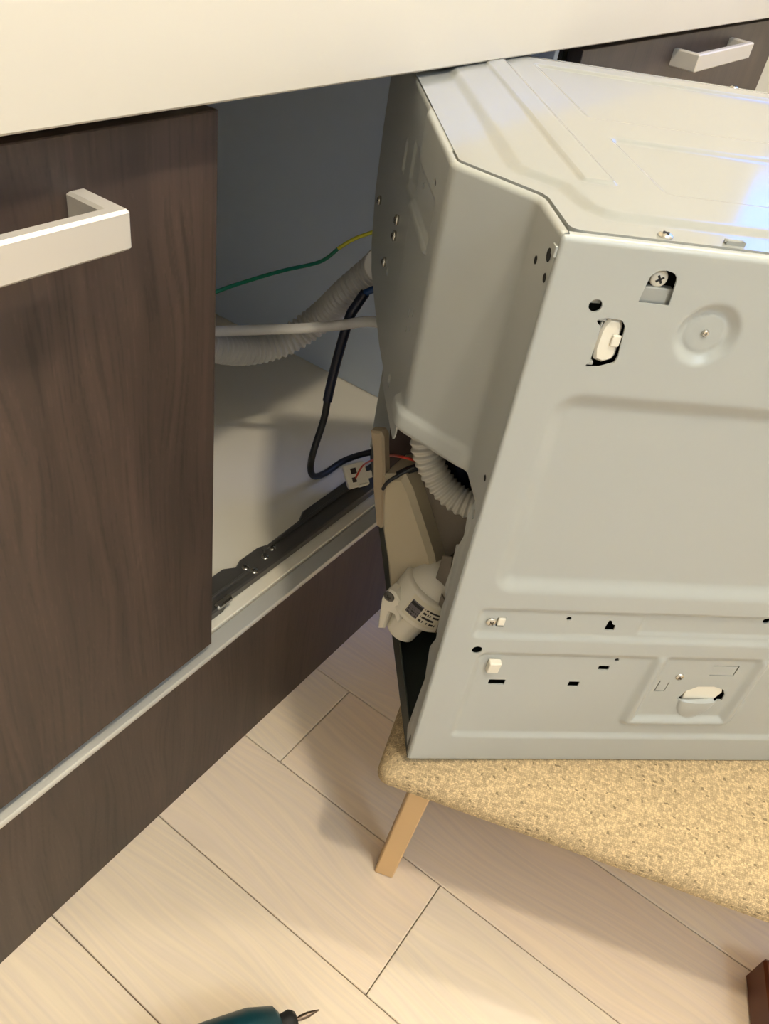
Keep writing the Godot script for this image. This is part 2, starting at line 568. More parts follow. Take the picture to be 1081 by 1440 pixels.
func build_room() -> void:
	var mb := MB.new()
	mb.box_at(Vector3(ROOM_X0 - 0.1, -0.1, ROOM_Z0 - 0.1), Vector3(ROOM_X1 + 0.1, -0.013, ROOM_Z1 + 0.1), 0.0)
	var fl := struct("floor", mb, M.dark, "pale whitewashed oak plank floor with thin dark joints", "floor")
	# planks run away from the cabinets, 151.5 mm wide, staggered
	var pw := 0.1515
	var x := 0.1767 - pw * 14
	var k := 0
	var rng := RandomNumberGenerator.new()
	rng.seed = 21
	while x < ROOM_X1:
		var off: float = [0.30, 0.316, 0.061, 0.49, 0.20, 0.70][posmod(k - 14, 6)]
		if k == 14: off = 0.55
		elif k == 15: off = 0.316
		elif k == 16: off = 0.061
		elif k == 17: off = 0.86
		var z := off - 0.91 * 2.0
		while z < ROOM_Z1:
			var a: float = max(z, ROOM_Z0)
			var b: float = min(z + 0.91, ROOM_Z1)
			if b - a > 0.02:
				var p := MB.new()
				p.uvshift = Vector2(rng.randf() * 3.0, rng.randf() * 5.0)
				p.box_at(Vector3(max(x, ROOM_X0) + 0.0005, -0.013, a + 0.0005), Vector3(min(x + pw, ROOM_X1) - 0.0005, 0.0, b - 0.0005), 0.0009)
				part("plank", p, M["plank%d" % rng.randi_range(0, 2)], fl)
			z += 0.91
		x += pw
		k += 1
	var w := MB.new()
	w.box_at(Vector3(ROOM_X0 - 0.1, -0.1, ROOM_Z0 - 0.1), Vector3(ROOM_X1 + 0.1, CEIL, ROOM_Z0), 0.0)
	struct("wall_back", w, M.splash, "plain cream wall behind the cabinets and the open niche", "wall")
	w = MB.new()
	w.box_at(Vector3(ROOM_X0 - 0.1, -0.1, ROOM_Z0), Vector3(ROOM_X0, CEIL, ROOM_Z1), 0.0)
	struct("wall_left", w, M.wall, "plain white wall at the left end of the kitchen", "wall")
	w = MB.new()
	w.box_at(Vector3(ROOM_X0 - 0.1, -0.1, ROOM_Z1), Vector3(ROOM_X1 + 0.1, CEIL, ROOM_Z1 + 0.1), 0.0)
	struct("wall_front", w, M.wall, "plain white wall behind the photographer", "wall")
	# right wall with a window opening
	var wz0 := 0.025
	var wz1 := 1.35
	var wy0 := 1.085
	var wy1 := 2.05
	w = MB.new()
	var xa := ROOM_X1
	var xb := ROOM_X1 + 0.1
	w.box_at(Vector3(xa, -0.1, ROOM_Z0), Vector3(xb, wy0, ROOM_Z1), 0.0)
	w.box_at(Vector3(xa, wy1, ROOM_Z0), Vector3(xb, CEIL, ROOM_Z1), 0.0)
	w.box_at(Vector3(xa, wy0, ROOM_Z0), Vector3(xb, wy1, wz0), 0.0)
	w.box_at(Vector3(xa, wy0, wz1), Vector3(xb, wy1, ROOM_Z1), 0.0)
	struct("wall_right", w, M.white, "white wall beside the right-hand drawer, with a window opening", "wall")
	var win := MB.new()
	var fx0 := xa + 0.03
	var fx1 := xa + 0.07
	for c in [[wz0, wz0 + 0.03, wy0, wy1], [wz1 - 0.03, wz1, wy0, wy1], [wz0 + 0.03, wz1 - 0.03, wy0, wy0 + 0.03], [wz0 + 0.03, wz1 - 0.03, wy1 - 0.03, wy1]]:
		win.box_at(Vector3(fx0, c[2], c[0]), Vector3(fx1, c[3], c[1]), 0.002)
	var wn := struct("window_1", win, M.white, "white framed window in the right wall showing blue daylight", "window")
	var gp := MB.new()
	gp.box_at(Vector3(xa + 0.048, wy0 + 0.03, wz0 + 0.03), Vector3(xa + 0.052, wy1 - 0.03, wz1 - 0.03), 0.0)
	part("pane", gp, M.glass, wn)
	w = MB.new()
	w.box_at(Vector3(ROOM_X0 - 0.1, CEIL, ROOM_Z0 - 0.1), Vector3(ROOM_X1 + 0.1, CEIL + 0.1, ROOM_Z1 + 0.1), 0.0)
	struct("ceiling", w, M.ceiling, "plain white ceiling with recessed downlights", "ceiling")

func build_cabinets() -> void:
	# worktop: a slab with a thick rounded front edge
	var t := thing("worktop", "thick cream worktop running above the cabinets and the open niche", "worktop", Vector3(0, 0.8002, 0))
	var mb := MB.new()
	var zf := 0.0245
	var r := 0.006
	var hgt := 0.062
	var q := PackedVector2Array([Vector2(ROOM_Z0, 0), Vector2(zf - 0.0015, 0), Vector2(zf, 0.0015)])
	for k in 7:
		var a := PI * 0.5 * k / 6.0
		q.append(Vector2(zf - r + r * cos(a), hgt - r + r * sin(a)))
	q.append(Vector2(ROOM_Z0, hgt))
	mb.prism(Transform3D(Basis(Vector3(0, 0, 1), Vector3(0, 1, 0), Vector3(-1, 0, 0)), Vector3(ROOM_X0, 0, 0)), q, ROOM_X1 - ROOM_X0, 0.0002)
	part("slab", mb, M.worktop, t)
	# left base cabinet
	var c := thing("base_cabinet", "dark brown wood-grain base cabinet left of the open niche, door with satin bar handle", "cabinet", Vector3(0.15, 0.0, -0.3))
	var o := Vector3(-0.15, 0.0, 0.3)
	var body := MB.new()
	body.box_at(Vector3(-0.12, 0.215, -0.62) + o, Vector3(-0.102, 0.7985, -0.021) + o)
	body.box_at(Vector3(-0.102, 0.215, -0.62) + o, Vector3(0.394, 0.233, -0.021) + o)
	body.box_at(Vector3(-0.102, 0.215, -0.62) + o, Vector3(0.394, 0.7985, -0.612) + o)
	part("body", body, M.white, c)
	boxpart("side_panel", Vector3(0.394, 0.233, -0.62) + o, Vector3(0.4105, 0.7985, -0.0205) + o, M.white, c)
	var d := boxpart("door", Vector3(-0.106, 0.2476, -0.0195) + o, Vector3(0.4140, 0.7878, 0.0) + o, M.wood, c, 0.0008)
	bar_handle(d, 0.004 - 0.15, 0.304 - 0.15, 0.7330, 0.7572, 0.3 - 0.0005, 0.3 + 0.040)
	# cabinet further left, out of the frame
	# right base cabinet with a wide drawer
	var rc := thing("base_cabinet", "dark wood-grain cabinet right of the niche, wide drawer behind the dishwasher", "cabinet", Vector3(1.5, 0.0, -0.3))
	o = Vector3(-1.5, 0.0, 0.3)
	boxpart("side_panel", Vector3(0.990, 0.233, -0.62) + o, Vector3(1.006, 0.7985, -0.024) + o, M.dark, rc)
	body = MB.new()
	body.box_at(Vector3(1.98, 0.215, -0.62) + o, Vector3(1.998, 0.7985, -0.021) + o)
	body.box_at(Vector3(0.990, 0.215, -0.62) + o, Vector3(1.98, 0.233, -0.021) + o)
	body.box_at(Vector3(1.006, 0.233, -0.62) + o, Vector3(1.98, 0.7985, -0.612) + o)
	part("body", body, M.white, rc)
	d = boxpart("drawer", Vector3(1.006, 0.42, -0.0195) + o, Vector3(1.996, 0.7878, 0.0) + o, M.wood, rc, 0.0008)
	bar_handle(d, 1.346 - 1.5, 1.647 - 1.5, 0.7470, 0.7710, 0.3 - 0.0005, 0.3 + 0.040)
	boxpart("drawer", Vector3(1.006, 0.2476, -0.0195) + o, Vector3(1.996, 0.4165, 0.0) + o, M.wood, rc, 0.0008)
	# kick board along the whole run, with a metal edge strip
	var kb := thing("kick_board", "dark wood-grain kick board with a pale metal top edge along the floor", "kick board", Vector3(0.2, 0, -0.01))
	boxpart("board", Vector3(ROOM_X0 - 0.2, 0.0005, -0.008), Vector3(ROOM_X1 - 0.2, 0.222, 0.010), M.wood, kb, 0.0006)
	var e := MB.new()
	e.prism(Transform3D(Basis(Vector3(0, 0, 1), Vector3(0, 1, 0), Vector3(-1, 0, 0)), Vector3(ROOM_X0 - 0.2, 0, 0)), PackedVector2Array([Vector2(-0.0085, 0.222), Vector2(0.0105, 0.222), Vector2(0.0112, 0.2235), Vector2(0.0112, 0.2285), Vector2(0.0100, 0.2300), Vector2(-0.0085, 0.2318)]), ROOM_X1 - ROOM_X0, 0.0002)
	part("edge_strip", e, M.alu, kb)

func build_niche_things() -> void:
	# the open niche: floor panel and right side panel
	var t := thing("appliance_niche", "open cream-floored cabinet niche that the dishwasher was pulled out of", "niche", Vector3(0.7, 0.215, -0.3))
	var o := Vector3(-0.7, -0.215, 0.3)
	boxpart("floor_panel", Vector3(0.411, 0.217, -0.655) + o, Vector3(0.989, 0.235, -0.0205) + o, M.niche, t, 0.0008)
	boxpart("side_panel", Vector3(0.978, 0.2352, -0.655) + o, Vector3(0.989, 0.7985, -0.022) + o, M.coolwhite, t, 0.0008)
	# slide rail on the niche floor
	var r := thing("slide_rail", "dark metal mounting rail with bright screws on the niche floor", "rail", Vector3(0.6, 0.235, -0.05))
	o = Vector3(-0.6, -0.235, 0.05)
	var mb := MB.new()
	mb.prism(Transform3D(Basis(Vector3(1, 0, 0), Vector3(0, 0, -1), Vector3(0, 1, 0)), Vector3(-0.6, 0.0125, 0.05)), PackedVector2Array([Vector2(0.415, 0.030), Vector2(0.462, 0.030), Vector2(0.478, 0.036), Vector2(0.94, 0.033), Vector2(0.94, 0.074), Vector2(0.655, 0.074), Vector2(0.638, 0.066), Vector2(0.575, 0.064), Vector2(0.562, 0.069), Vector2(0.530, 0.069), Vector2(0.518, 0.064), Vector2(0.505, 0.073), Vector2(0.415, 0.073)]), 0.0122, 0.002)
	part("plate", mb, M.rail, r)
	var lip := MB.new()
	lip.box_at(Vector3(0.56, 0.2472, -0.060) + o, Vector3(0.93, 0.2520, -0.056) + o, 0.0008)
	lip.box_at(Vector3(0.44, 0.2472, -0.047) + o, Vector3(0.52, 0.2530, -0.043) + o, 0.0008)
	part("rib", lip, M.rail, r)
	for p in [Vector3(0.5249, 0.2474, -0.0543), Vector3(0.5552, 0.2474, -0.050), Vector3(0.5281, 0.2474, -0.0430), Vector3(0.573, 0.2474, -0.0545)]:
		screw(r, p + o, Vector3.UP, 0.0052)
	boxpart("clip", Vector3(0.452, 0.2472, -0.036) + o, Vector3(0.476, 0.2545, -0.027) + o, M.steel, r, 0.002)
	# cables and hoses between the wall and the dishwasher
	var d := spline_tube("drain_hose", [Vector3(0.735, 0.575, -0.06), Vector3(0.7814, 0.5521, -0.09), Vector3(0.7796, 0.5022, -0.13), Vector3(0.7799, 0.4492, -0.17), Vector3(0.7469, 0.4131, -0.20), Vector3(0.70, 0.4084, -0.22), Vector3(0.6453, 0.4278, -0.23), Vector3(0.56, 0.47, -0.25), Vector3(0.50, 0.46, -0.30)], func(s): return 0.0185 + 0.0016 * sin(s * TAU / 0.0082), M.drain, self, 0.0011, 22)
	tag(d, "grey ribbed drain hose curving across the niche behind the dishwasher", "hose")
	var c := spline_tube("water_tube", [Vector3(0.553, 0.6560, 0.128), Vector3(0.60, 0.612, 0.085), Vector3(0.665, 0.560, 0.035), Vector3(0.7137, 0.5155, -0.05), Vector3(0.7153, 0.4937, -0.09), Vector3(0.6854, 0.4822, -0.13), Vector3(0.655, 0.4736, -0.17), Vector3(0.6145, 0.4727, -0.20), Vector3(0.54, 0.475, -0.24)], 0.0062, M.clear, self, 0.005, 16)
	tag(c, "translucent pale tube crossing straight in front of the ribbed hose", "tube")
	var g := thing("ground_wire", "thin green earth wire with a yellow end, highest of the cables in the niche", "wire", Vector3(0.7, 0.6, -0.1))
	o = Vector3(-0.7, -0.6, 0.1)
	spline_tube("green_length", [Vector3(0.7120, 0.5832, -0.105) + o, Vector3(0.701, 0.5653, -0.12) + o, Vector3(0.6513, 0.5646, -0.13) + o, Vector3(0.6112, 0.5611, -0.14) + o, Vector3(0.5631, 0.5557, -0.15) + o, Vector3(0.50, 0.53, -0.18) + o], 0.0021, M.green, g, 0.004, 8)
	spline_tube("yellow_end", [Vector3(0.7316, 0.6176, -0.06) + o, Vector3(0.722, 0.5982, -0.09) + o, Vector3(0.7120, 0.5832, -0.105) + o], 0.0021, M.yellow, g, 0.004, 8)
	var pc := thing("power_cord", "black power cord looping down from the dishwasher onto the niche floor", "cord", Vector3(0.72, 0.24, -0.1))
	o = Vector3(-0.72, -0.24, 0.1)
	spline_tube("sleeve", [Vector3(0.7409, 0.5311, -0.08) + o, Vector3(0.7350, 0.5140, -0.086) + o, Vector3(0.7289, 0.4958, -0.09) + o, Vector3(0.7263, 0.4234, -0.10) + o, Vector3(0.7190, 0.3800, -0.10) + o], 0.0062, M.navy, pc, 0.005, 12)
	spline_tube("lead", [Vector3(0.762, 0.546, -0.048) + o, Vector3(0.7460, 0.5400, -0.068) + o, Vector3(0.7409, 0.5311, -0.08) + o], 0.0042, M.blue, pc, 0.004, 10)
	spline_tube("cable", [Vector3(0.7190, 0.3820, -0.10) + o, Vector3(0.7159, 0.3525, -0.10) + o, Vector3(0.6988, 0.2972, -0.10) + o, Vector3(0.7110, 0.2600, -0.104) + o, Vector3(0.745, 0.2425, -0.108) + o, Vector3(0.79, 0.2450, -0.105) + o, Vector3(0.82, 0.262, -0.075) + o, Vector3(0.835, 0.285, -0.03) + o], 0.0046, M.cord, pc, 0.004, 12)
	# white connector with a red wire lying at the front of the niche
	var wc := thing("wire_connector", "small white plug connector with a red wire at the front of the niche", "connector", Vector3(0.748, 0.2625, -0.058))
	var cb := MB.new()
	var xf := Transform3D(Basis.from_euler(Vector3(-0.75, -0.75, 0.25), EULER_ORDER_YXZ), Vector3(0, 0.004, 0))
	cb.box(xf, Vector3(0.030, 0.034, 0.014), 0.0015)
	cb.box(xf * Transform3D(Basis(), Vector3(0.017, -0.004, 0.002)), Vector3(0.010, 0.010, 0.009), 0.001)
	cb.box(xf * Transform3D(Basis(), Vector3(0.006, -0.016, 0.003)), Vector3(0.014, 0.004, 0.011), 0.001)
	part("housing", cb, M.plastic, wc)
	var so := MB.new()
	so.box(xf * Transform3D(Basis(), Vector3(-0.003, 0.006, 0.0065)), Vector3(0.008, 0.008, 0.002), 0.0004)
	so.box(xf * Transform3D(Basis(), Vector3(-0.005, -0.006, 0.0065)), Vector3(0.006, 0.007, 0.002), 0.0004)
	part("socket", so, M.brown, wc)
	o = Vector3(-0.748, -0.2525, 0.058)
	spline_tube("red_wire", [Vector3(0.7400, 0.2600, -0.052) + o, Vector3(0.7189, 0.3055, -0.03) + o, Vector3(0.6047, 0.4266, 0.06) + o, Vector3(0.5328, 0.4971, 0.12) + o, Vector3(0.5462, 0.4916, 0.135) + o], 0.0013, M.red, wc, 0.003, 8)

func build_bench() -> void:
	# cushion: local x across (0..0.46), local z along (0..0.95), with a soft rounded edge
	var lx := Vector3(0.948, 0, -0.318)
	var lz := Vector3(0.318, 0, 0.948)
	var at := Vector3(0.3905, 0.0, 0.2365)
	var turn := atan2(0.318, 0.948)
	var t := thing("low_stool", "low stool with a beige woven fabric top and light wooden legs under the dishwasher", "stool", at, turn)
	var w := 0.55
	var l := 0.64
	var y1 := BT - 0.0003
	var y0 := 0.256
	var mb := MB.new()
	# rows from under the rim over the rounded edge to the flat top, as rounded rectangles
	var rows := []
	rows.append([0.020, y0, Vector2(0, -1)])
	rows.append([0.003, y0, Vector2(0.2, -1)])
	rows.append([0.0, y0 + 0.003, Vector2(1, -0.2)])
	rows.append([0.0, y0 + 0.009, Vector2(1, 0.1)])
	for k in range(1, 11):
		var a := PI * 0.5 * k / 10.0
		rows.append([0.07 * (1 - cos(a)), y0 + 0.009 + (y1 - y0 - 0.009) * sin(a), Vector2(cos(a) / 0.07, sin(a) / (y1 - y0 - 0.009))])
	var ringn := 0
	for row in rows:
		var ins: float = row[0]
		var rad: float = max(0.014 - ins * 0.2, 0.004)
		var cnt := 0
		var nn: Vector2 = row[2].normalized()
		for cidx in 4:
			var cx: float = (w - ins - rad) if cidx in [0, 3] else ins + rad
			var cz: float = (l - ins - rad) if cidx in [0, 1] else ins + rad
			for k in 7:
				var an := PI * 0.5 * (cidx + k / 6.0)
				var dx := cos(an)
				var dz := sin(an)
				mb.vert(Vector3(cx + rad * dx, row[1], cz + rad * dz), Vector3(dx * nn.x, nn.y, dz * nn.x).normalized(), Vector2(cx + rad * dx + dx * (row[1] - y1) * -1.0, cz + rad * dz + dz * (row[1] - y1) * -1.0))
				cnt += 1
		ringn = cnt
	for r in rows.size() - 1:
		for k in ringn:
			var k2 := (k + 1) % ringn
			mb.tri(r * ringn + k, r * ringn + k2, (r + 1) * ringn + k); mb.tri(r * ringn + k2, (r + 1) * ringn + k2, (r + 1) * ringn + k)
	for e in [0, rows.size() - 1]:
		var yy: float = rows[e][1]
		var up := Vector3(0, -1 if e == 0 else 1, 0)
		var ci := mb.vert(Vector3(w * 0.5, yy, l * 0.5), up, Vector2(w * 0.5, l * 0.5))
		var rg := []
		for k in ringn: rg.append(mb.vert(mb.v[e * ringn + k], up, Vector2(mb.v[e * ringn + k].x, mb.v[e * ringn + k].z)))
		for k in ringn: mb.tri(ci, rg[k], rg[(k + 1) % ringn])
	part("seat", mb, M.fabric, t)
	boxpart("frame", Vector3(0.03, 0.242, 0.03), Vector3(w - 0.03, 0.2565, l - 0.03), M.legwood, t, 0.002)
	for sx in [0, 1]:
		for sz in [0, 1]:
			var lg := MB.new()
			var fx: float = 0.046 if sx == 0 else w - 0.066
			var fz: float = 0.024 if sz == 0 else l - 0.046
			var tx: float = fx + (0.004 if sx == 0 else -0.004)
			var tz: float = fz + (0.016 if sz == 0 else -0.016)
			var dirv := Vector3(tx - fx, 0.25, tz - fz)
			var bs := Basis(Vector3(1, 0, 0), dirv / 0.25, Vector3(0, 0, 1))
			lg.box(Transform3D(bs, Vector3((fx + tx) * 0.5 + 0.012, 0.1255, (fz + tz) * 0.5 + 0.011)), Vector3(0.026, 0.249, 0.023), 0.0015)
			part("leg", lg, M.legwood, t)

func side_height(u: float, y: float) -> float:
	var h := 0.0
	# rounded fold along the top edge
	var te := TOPY - 0.0012
	if y > te - 0.0045:
		var q: float = (y - te + 0.0045) / 0.0045
		h -= 0.0045 * (1.0 - sqrt(max(0.0, 1.0 - q * q)))
	if u < 0.003: h -= 0.003 * (1.0 - sqrt(max(0.0, 1.0 - pow((0.003 - u) / 0.003, 2))))
	if y > 0.69 and u < 0.13:
		var r := Vector2(u - 0.1052, y - 0.7443).length()
		h -= 0.0042 * (1.0 - ss(0.0132, 0.0212, r))
		if r < 0.0132: h += 0.0006 * ss(0.0132, 0.0118, r)
	if y > 0.51 and y < 0.71: h -= 0.0056 * ss(0.0, 0.0155, rr(u, y, 0.0245, 0.556, 0.5195, 0.7000, 0.020))
	if y > 0.46 and y < 0.51:
		h -= 0.0028 * ss(0.0, 0.0075, rr(u, y, 0.0205, 0.56, 0.4662, 0.5042, 0.009))
		h -= 0.0016 * ss(0.0, 0.004, rr(u, y, 0.1605, 0.56, 0.4740, 0.5035, 0.004))
	if y < 0.455:
		h -= 0.0028 * ss(0.0, 0.0080, rr(u, y, 0.0308, 0.56, 0.3300, 0.4520, 0.010))
		if u > 0.18 and u < 0.305:
			var d := rr(u, y, 0.1858, 0.3010, 0.3494, 0.50, 0.012)
			h += 0.0042 * ss(0.0, 0.0085, d) * (1.0 - ss(0.0095, 0.0175, d)) * (1.0 - ss(0.444, 0.452, y))
			if u > 0.232 and u < 0.275 and y < 0.3905 and y > 0.362:
				var q2: float = 1.0 - pow((u - 0.2535) / 0.0185, 2) - pow((y - 0.3905) / 0.0265, 2)
				if q2 > 0.0: h += 0.0040 * sqrt(q2)
	# gentle roll of the lower edge
	if y < BT + 0.004: h -= 0.002 * pow((BT + 0.004 - y) / 0.004, 2)
	return h

var POLY := {}
func side_cut(u: float, y: float) -> float:
	var s := 1.0
	if y > 0.70 and u < 0.09:
		s = min(s, Vector2(u - 0.0311, y - 0.7559).length() - 0.0040)
		s = min(s, -sdpoly(Vector2(u, y), POLY.arch))
		s = min(s, -sdpoly(Vector2(u, y), POLY.slot))
	elif y < 0.505 and y > 0.470:
		s = min(s, Vector2(u - 0.0982, y - 0.4915).length() - 0.0023)
		s = min(s, Vector2(u - 0.2700, y - 0.4955).length() - 0.0034)
		if u > 0.12 and u < 0.15: s = min(s, -sdpoly(Vector2(u, y), POLY.key))
		if u < 0.06: s = min(s, -rr(u, y, 0.0398, 0.0470, 0.4792, 0.4902, 0.0004))
	elif y < 0.470:
		if u < 0.08:
			s = min(s, Vector2(u - 0.0307, (y - 0.4535)).length() - 0.0044)
			s = min(s, -rr(u, y, 0.0513, 0.0659, 0.4057, 0.4125, 0.0002))
		elif u < 0.17:
			s = min(s, -rr(u, y, 0.1231, 0.1328, 0.4049, 0.4120, 0.0002))
			s = min(s, -rr(u, y, 0.1431, 0.1529, 0.4283, 0.4341, 0.0002))
			s = min(s, Vector2(u - 0.1562, y - 0.4422).length() - 0.0021)
		elif u > 0.20 and u < 0.29:
			s = min(s, -rr(u, y, 0.2478, 0.2722, 0.4372, 0.4380, 0.0001))
			s = min(s, -rr(u, y, 0.2711, 0.2722, 0.4246, 0.4380, 0.0001))
			s = min(s, -rr(u, y, 0.2489, 0.2722, 0.4244, 0.4252, 0.0001))
			s = min(s, -rr(u, y, 0.2058, 0.2068, 0.4014, 0.4156, 0.0001))
			s = min(s, -rr(u, y, 0.2058, 0.2160, 0.4008, 0.4016, 0.0001))
			s = min(s, -rr(u, y, 0.2150, 0.2158, 0.4012, 0.4140, 0.0001))
			if y > 0.385 and y < 0.412: s = min(s, -sdpoly(Vector2(u, y), POLY.lance))
	return s

func build_dishwasher() -> void:
	var t := thing("dishwasher", "pale grey sheet-metal built-in dishwasher turned on the bench, back half open to its hoses", "dishwasher", DW, -YAW)
	POLY.arch = PackedVector2Array([Vector2(0.0552, 0.7604), Vector2(0.0742, 0.7602), Vector2(0.0728, 0.7765), Vector2(0.0700, 0.7795), Vector2(0.0650, 0.7806), Vector2(0.0600, 0.7798), Vector2(0.0568, 0.7763), Vector2(0.0559, 0.7685)])
	POLY.slot = PackedVector2Array([Vector2(0.0350, 0.7478), Vector2(0.0416, 0.7492), Vector2(0.0500, 0.7487), Vector2(0.0532, 0.7450), Vector2(0.0556, 0.7255), Vector2(0.0546, 0.7211), Vector2(0.0466, 0.7176), Vector2(0.0380, 0.7168), Vector2(0.0374, 0.7185), Vector2(0.0395, 0.7205), Vector2(0.0385, 0.7440), Vector2(0.0352, 0.7455)])
	POLY.key = PackedVector2Array([Vector2(0.1316, 0.4791), Vector2(0.1323, 0.4912), Vector2(0.1353, 0.4909), Vector2(0.1360, 0.4880), Vector2(0.1378, 0.4862), Vector2(0.1401, 0.4858), Vector2(0.1402, 0.4791)])
	POLY.lance = PackedVector2Array([Vector2(0.2316, 0.3900), Vector2(0.2335, 0.3922), Vector2(0.2361, 0.4015), Vector2(0.2453, 0.4085), Vector2(0.2604, 0.4090), Vector2(0.2716, 0.4050), Vector2(0.2762, 0.3976), Vector2(0.2772, 0.3893), Vector2(0.2690, 0.3893), Vector2(0.2680, 0.3908)])
	# --- side panel, pressed steel
	var us := lines([0.0, 0.0005, 0.003, 0.0016, 0.2, 0.0006, 0.275, 0.0016, 0.36, 0.012, 0.575])
	var ys := lines([BT, 0.0012, 0.398, 0.0006, 0.440, 0.0016, 0.788, 0.0004, TOPY - 0.0012])
	part("side_panel", sheet(Transform3D(Basis(), L3(0, 0, 0) + Vector3(0, 0, 0)), us, ys, side_height, side_cut, 0.0012), M.paint, t)
	side_details(t)
	# --- top panel
	var outl := PackedVector2Array([Vector2(-0.0410, 0.487), Vector2(-0.0410, 0.1045), Vector2(-0.0398, 0.1015), Vector2(0.0020, 0.0582), Vector2(0.0044, 0.0520), Vector2(0.0046, 0.0400), Vector2(0.0050, 0.0095), Vector2(0.0072, 0.0058), Vector2(0.0120, 0.0040), Vector2(0.574, 0.0040), Vector2(0.574, 0.487)])
	var raised := PackedVector2Array([Vector2(-0.0105, 0.470), Vector2(-0.0105, 0.098), Vector2(-0.0045, 0.0865), Vector2(0.0065, 0.0770), Vector2(0.0145, 0.0690), Vector2(0.0165, 0.0550), Vector2(0.0215, 0.0350), Vector2(0.0290, 0.0265), Vector2(0.0400, 0.0235), Vector2(0.56, 0.0275), Vector2(0.56, 0.470)])
	var toph := func(u, v):
		var p := Vector2(u, v)
		var h := 0.0
		if u > -0.02 and v > 0.018: h += 0.0034 * ss(0.0, 0.0100, sdpoly(p, raised))
		if u > 0.028 and u < 0.06: h += 0.0020 * ss(0.0, 0.0028, rr(u, v, 0.0310, 0.0560, 0.0780, 0.43, 0.004))
		if u > 0.08:
			h -= 0.0024 * ss(0.0, 0.0055, rr(u, v, 0.0850, 0.50, 0.2445, 0.4330, 0.006))
			h -= 0.0024 * ss(0.0, 0.0060, rr(u, v, 0.0850, 0.50, 0.0750, 0.1960, 0.008))
		return h
	var tu := lines([-0.0415, 0.0015, 0.115, 0.0022, 0.36, 0.012, 0.575])
	var tv := lines([0.0, 0.0015, 0.10, 0.0025, 0.235, 0.0015, 0.255, 0.0035, 0.42, 0.0015, 0.44, 0.0035, 0.488])
	var topm := sheet(Transform3D(Basis(Vector3(1, 0, 0), Vector3(0, 0, -1), Vector3(0, 1, 0)), L3(0, TOPY, 0)), tu, tv, toph, func(u, v): return sdpoly(Vector2(u, v), outl) - 0.0008, 0.004)
	var tp := part("top_panel", topm, M.lid, t)
	for s in [Vector2(0.0618, 0.0105), Vector2(0.3189, 0.482), Vector2(0.22, 0.0105)]:
		screw(tp, L3(s.x, TOPY + 0.0002, s.y), Vector3.UP, 0.0044)
	boxpart("clip", L3(0.0990, TOPY - 0.001, 0.0085), L3(0.1075, TOPY + 0.0007, 0.0120), M.lid, tp, 0.0012)
	# --- rear wrap: corner strip, slanted face and fold onto the back, one bent sheet
	var path := []       # [u, v, normal u, normal v]
	var ctrl := [Vector2(0.0, 0.0018), Vector2(0.0, 0.0535), Vector2(-0.0450, 0.1005), Vector2(-0.0450, 0.1242)]
	var seg_n := [Vector2(-1, 0), Vector2(-0.7224, -0.6915), Vector2(-1, 0)]
	for k in 3:
		var a: Vector2 = ctrl[k]
		var b: Vector2 = ctrl[k + 1]
		var dirv := (b - a).normalized()
		var r0 := 0.0 if k == 0 else 0.006
		var r1 := 0.0 if k == 2 else 0.006
		var a2 := a + dirv * r0
		var b2 := b - dirv * r1
		for q in 9:
			var pt := a2.lerp(b2, q / 8.0)
			path.append([pt, seg_n[k]])
		if k < 2:
			var nd: Vector2 = (ctrl[k + 2] - b).normalized()
			var c2 := b + nd * 0.006
			for q in range(1, 6):
				var w := q / 6.0
				var pt := b2.lerp(b, w).lerp(b.lerp(c2, w), w)
				path.append([pt, (seg_n[k] as Vector2).lerp(seg_n[k + 1], w).normalized()])
	var rowsy := []      # [y, outward offset on the strip, outward offset on the slant]
	rowsy.append([0.5925, -0.006, -0.008]); rowsy.append([0.5925, -0.003, -0.004]); rowsy.append([0.5932, -0.001, 0.0]); rowsy.append([0.5948, 0.0, 0.0030]); rowsy.append([0.5975, 0.0, 0.0052]); rowsy.append([0.6000, 0.0, 0.0060]); rowsy.append([0.6075, 0.0, 0.0048]); rowsy.append([0.6105, 0.0, 0.0035]); rowsy.append([0.6122, 0.0, 0.0006]); rowsy.append([0.6150, 0.0, 0.0])
	for k in range(1, 6): rowsy.append([0.615 + 0.03 * k, 0.0, 0.0])
	for k in 9:
		var a := PI * 0.5 * k / 8.0
		rowsy.append([TOPY - 0.0052 + 0.0042 * sin(a), -0.0042 * (1 - cos(a)), -0.0042 * (1 - cos(a))])
	rowsy.append([TOPY - 0.0040, -0.0046, -0.0046])
	var wrap := MB.new()
	var np := path.size()
	for row in rowsy:
		for k in np:
			var slantw: float = ss(8.0, 15.0, k)
			var off: float = lerp(float(row[1]), float(row[2]), slantw)
			var nn: Vector2 = path[k][1]
			var pt: Vector2 = path[k][0] + nn * off
			wrap.vert(L3(pt.x, row[0], pt.y), Vector3.ZERO, Vector2(k * 0.01, row[0]))
	for r in rowsy.size():
		for k in np:
			var a := wrap.v[r * np + min(k + 1, np - 1)] - wrap.v[r * np + max(k - 1, 0)]
			var b := wrap.v[min(r + 1, rowsy.size() - 1) * np + k] - wrap.v[max(r - 1, 0) * np + k]
			var nn: Vector2 = path[k][1]
			var c := a.cross(b).normalized()
			var outw := Vector3(nn.x, 0.35 if r > 14 else (-0.3 if r < 3 else 0.0), -nn.y)
			wrap.n[r * np + k] = c if c.dot(outw) > 0.0 else -c
	for r in rowsy.size() - 1:
		for k in np - 1:
			var q := r * np + k
			wrap.tri(q, q + 1, q + np); wrap.tri(q + 1, q + np + 1, q + np)
	var rw := part("rear_wrap", wrap, M.paint, t)
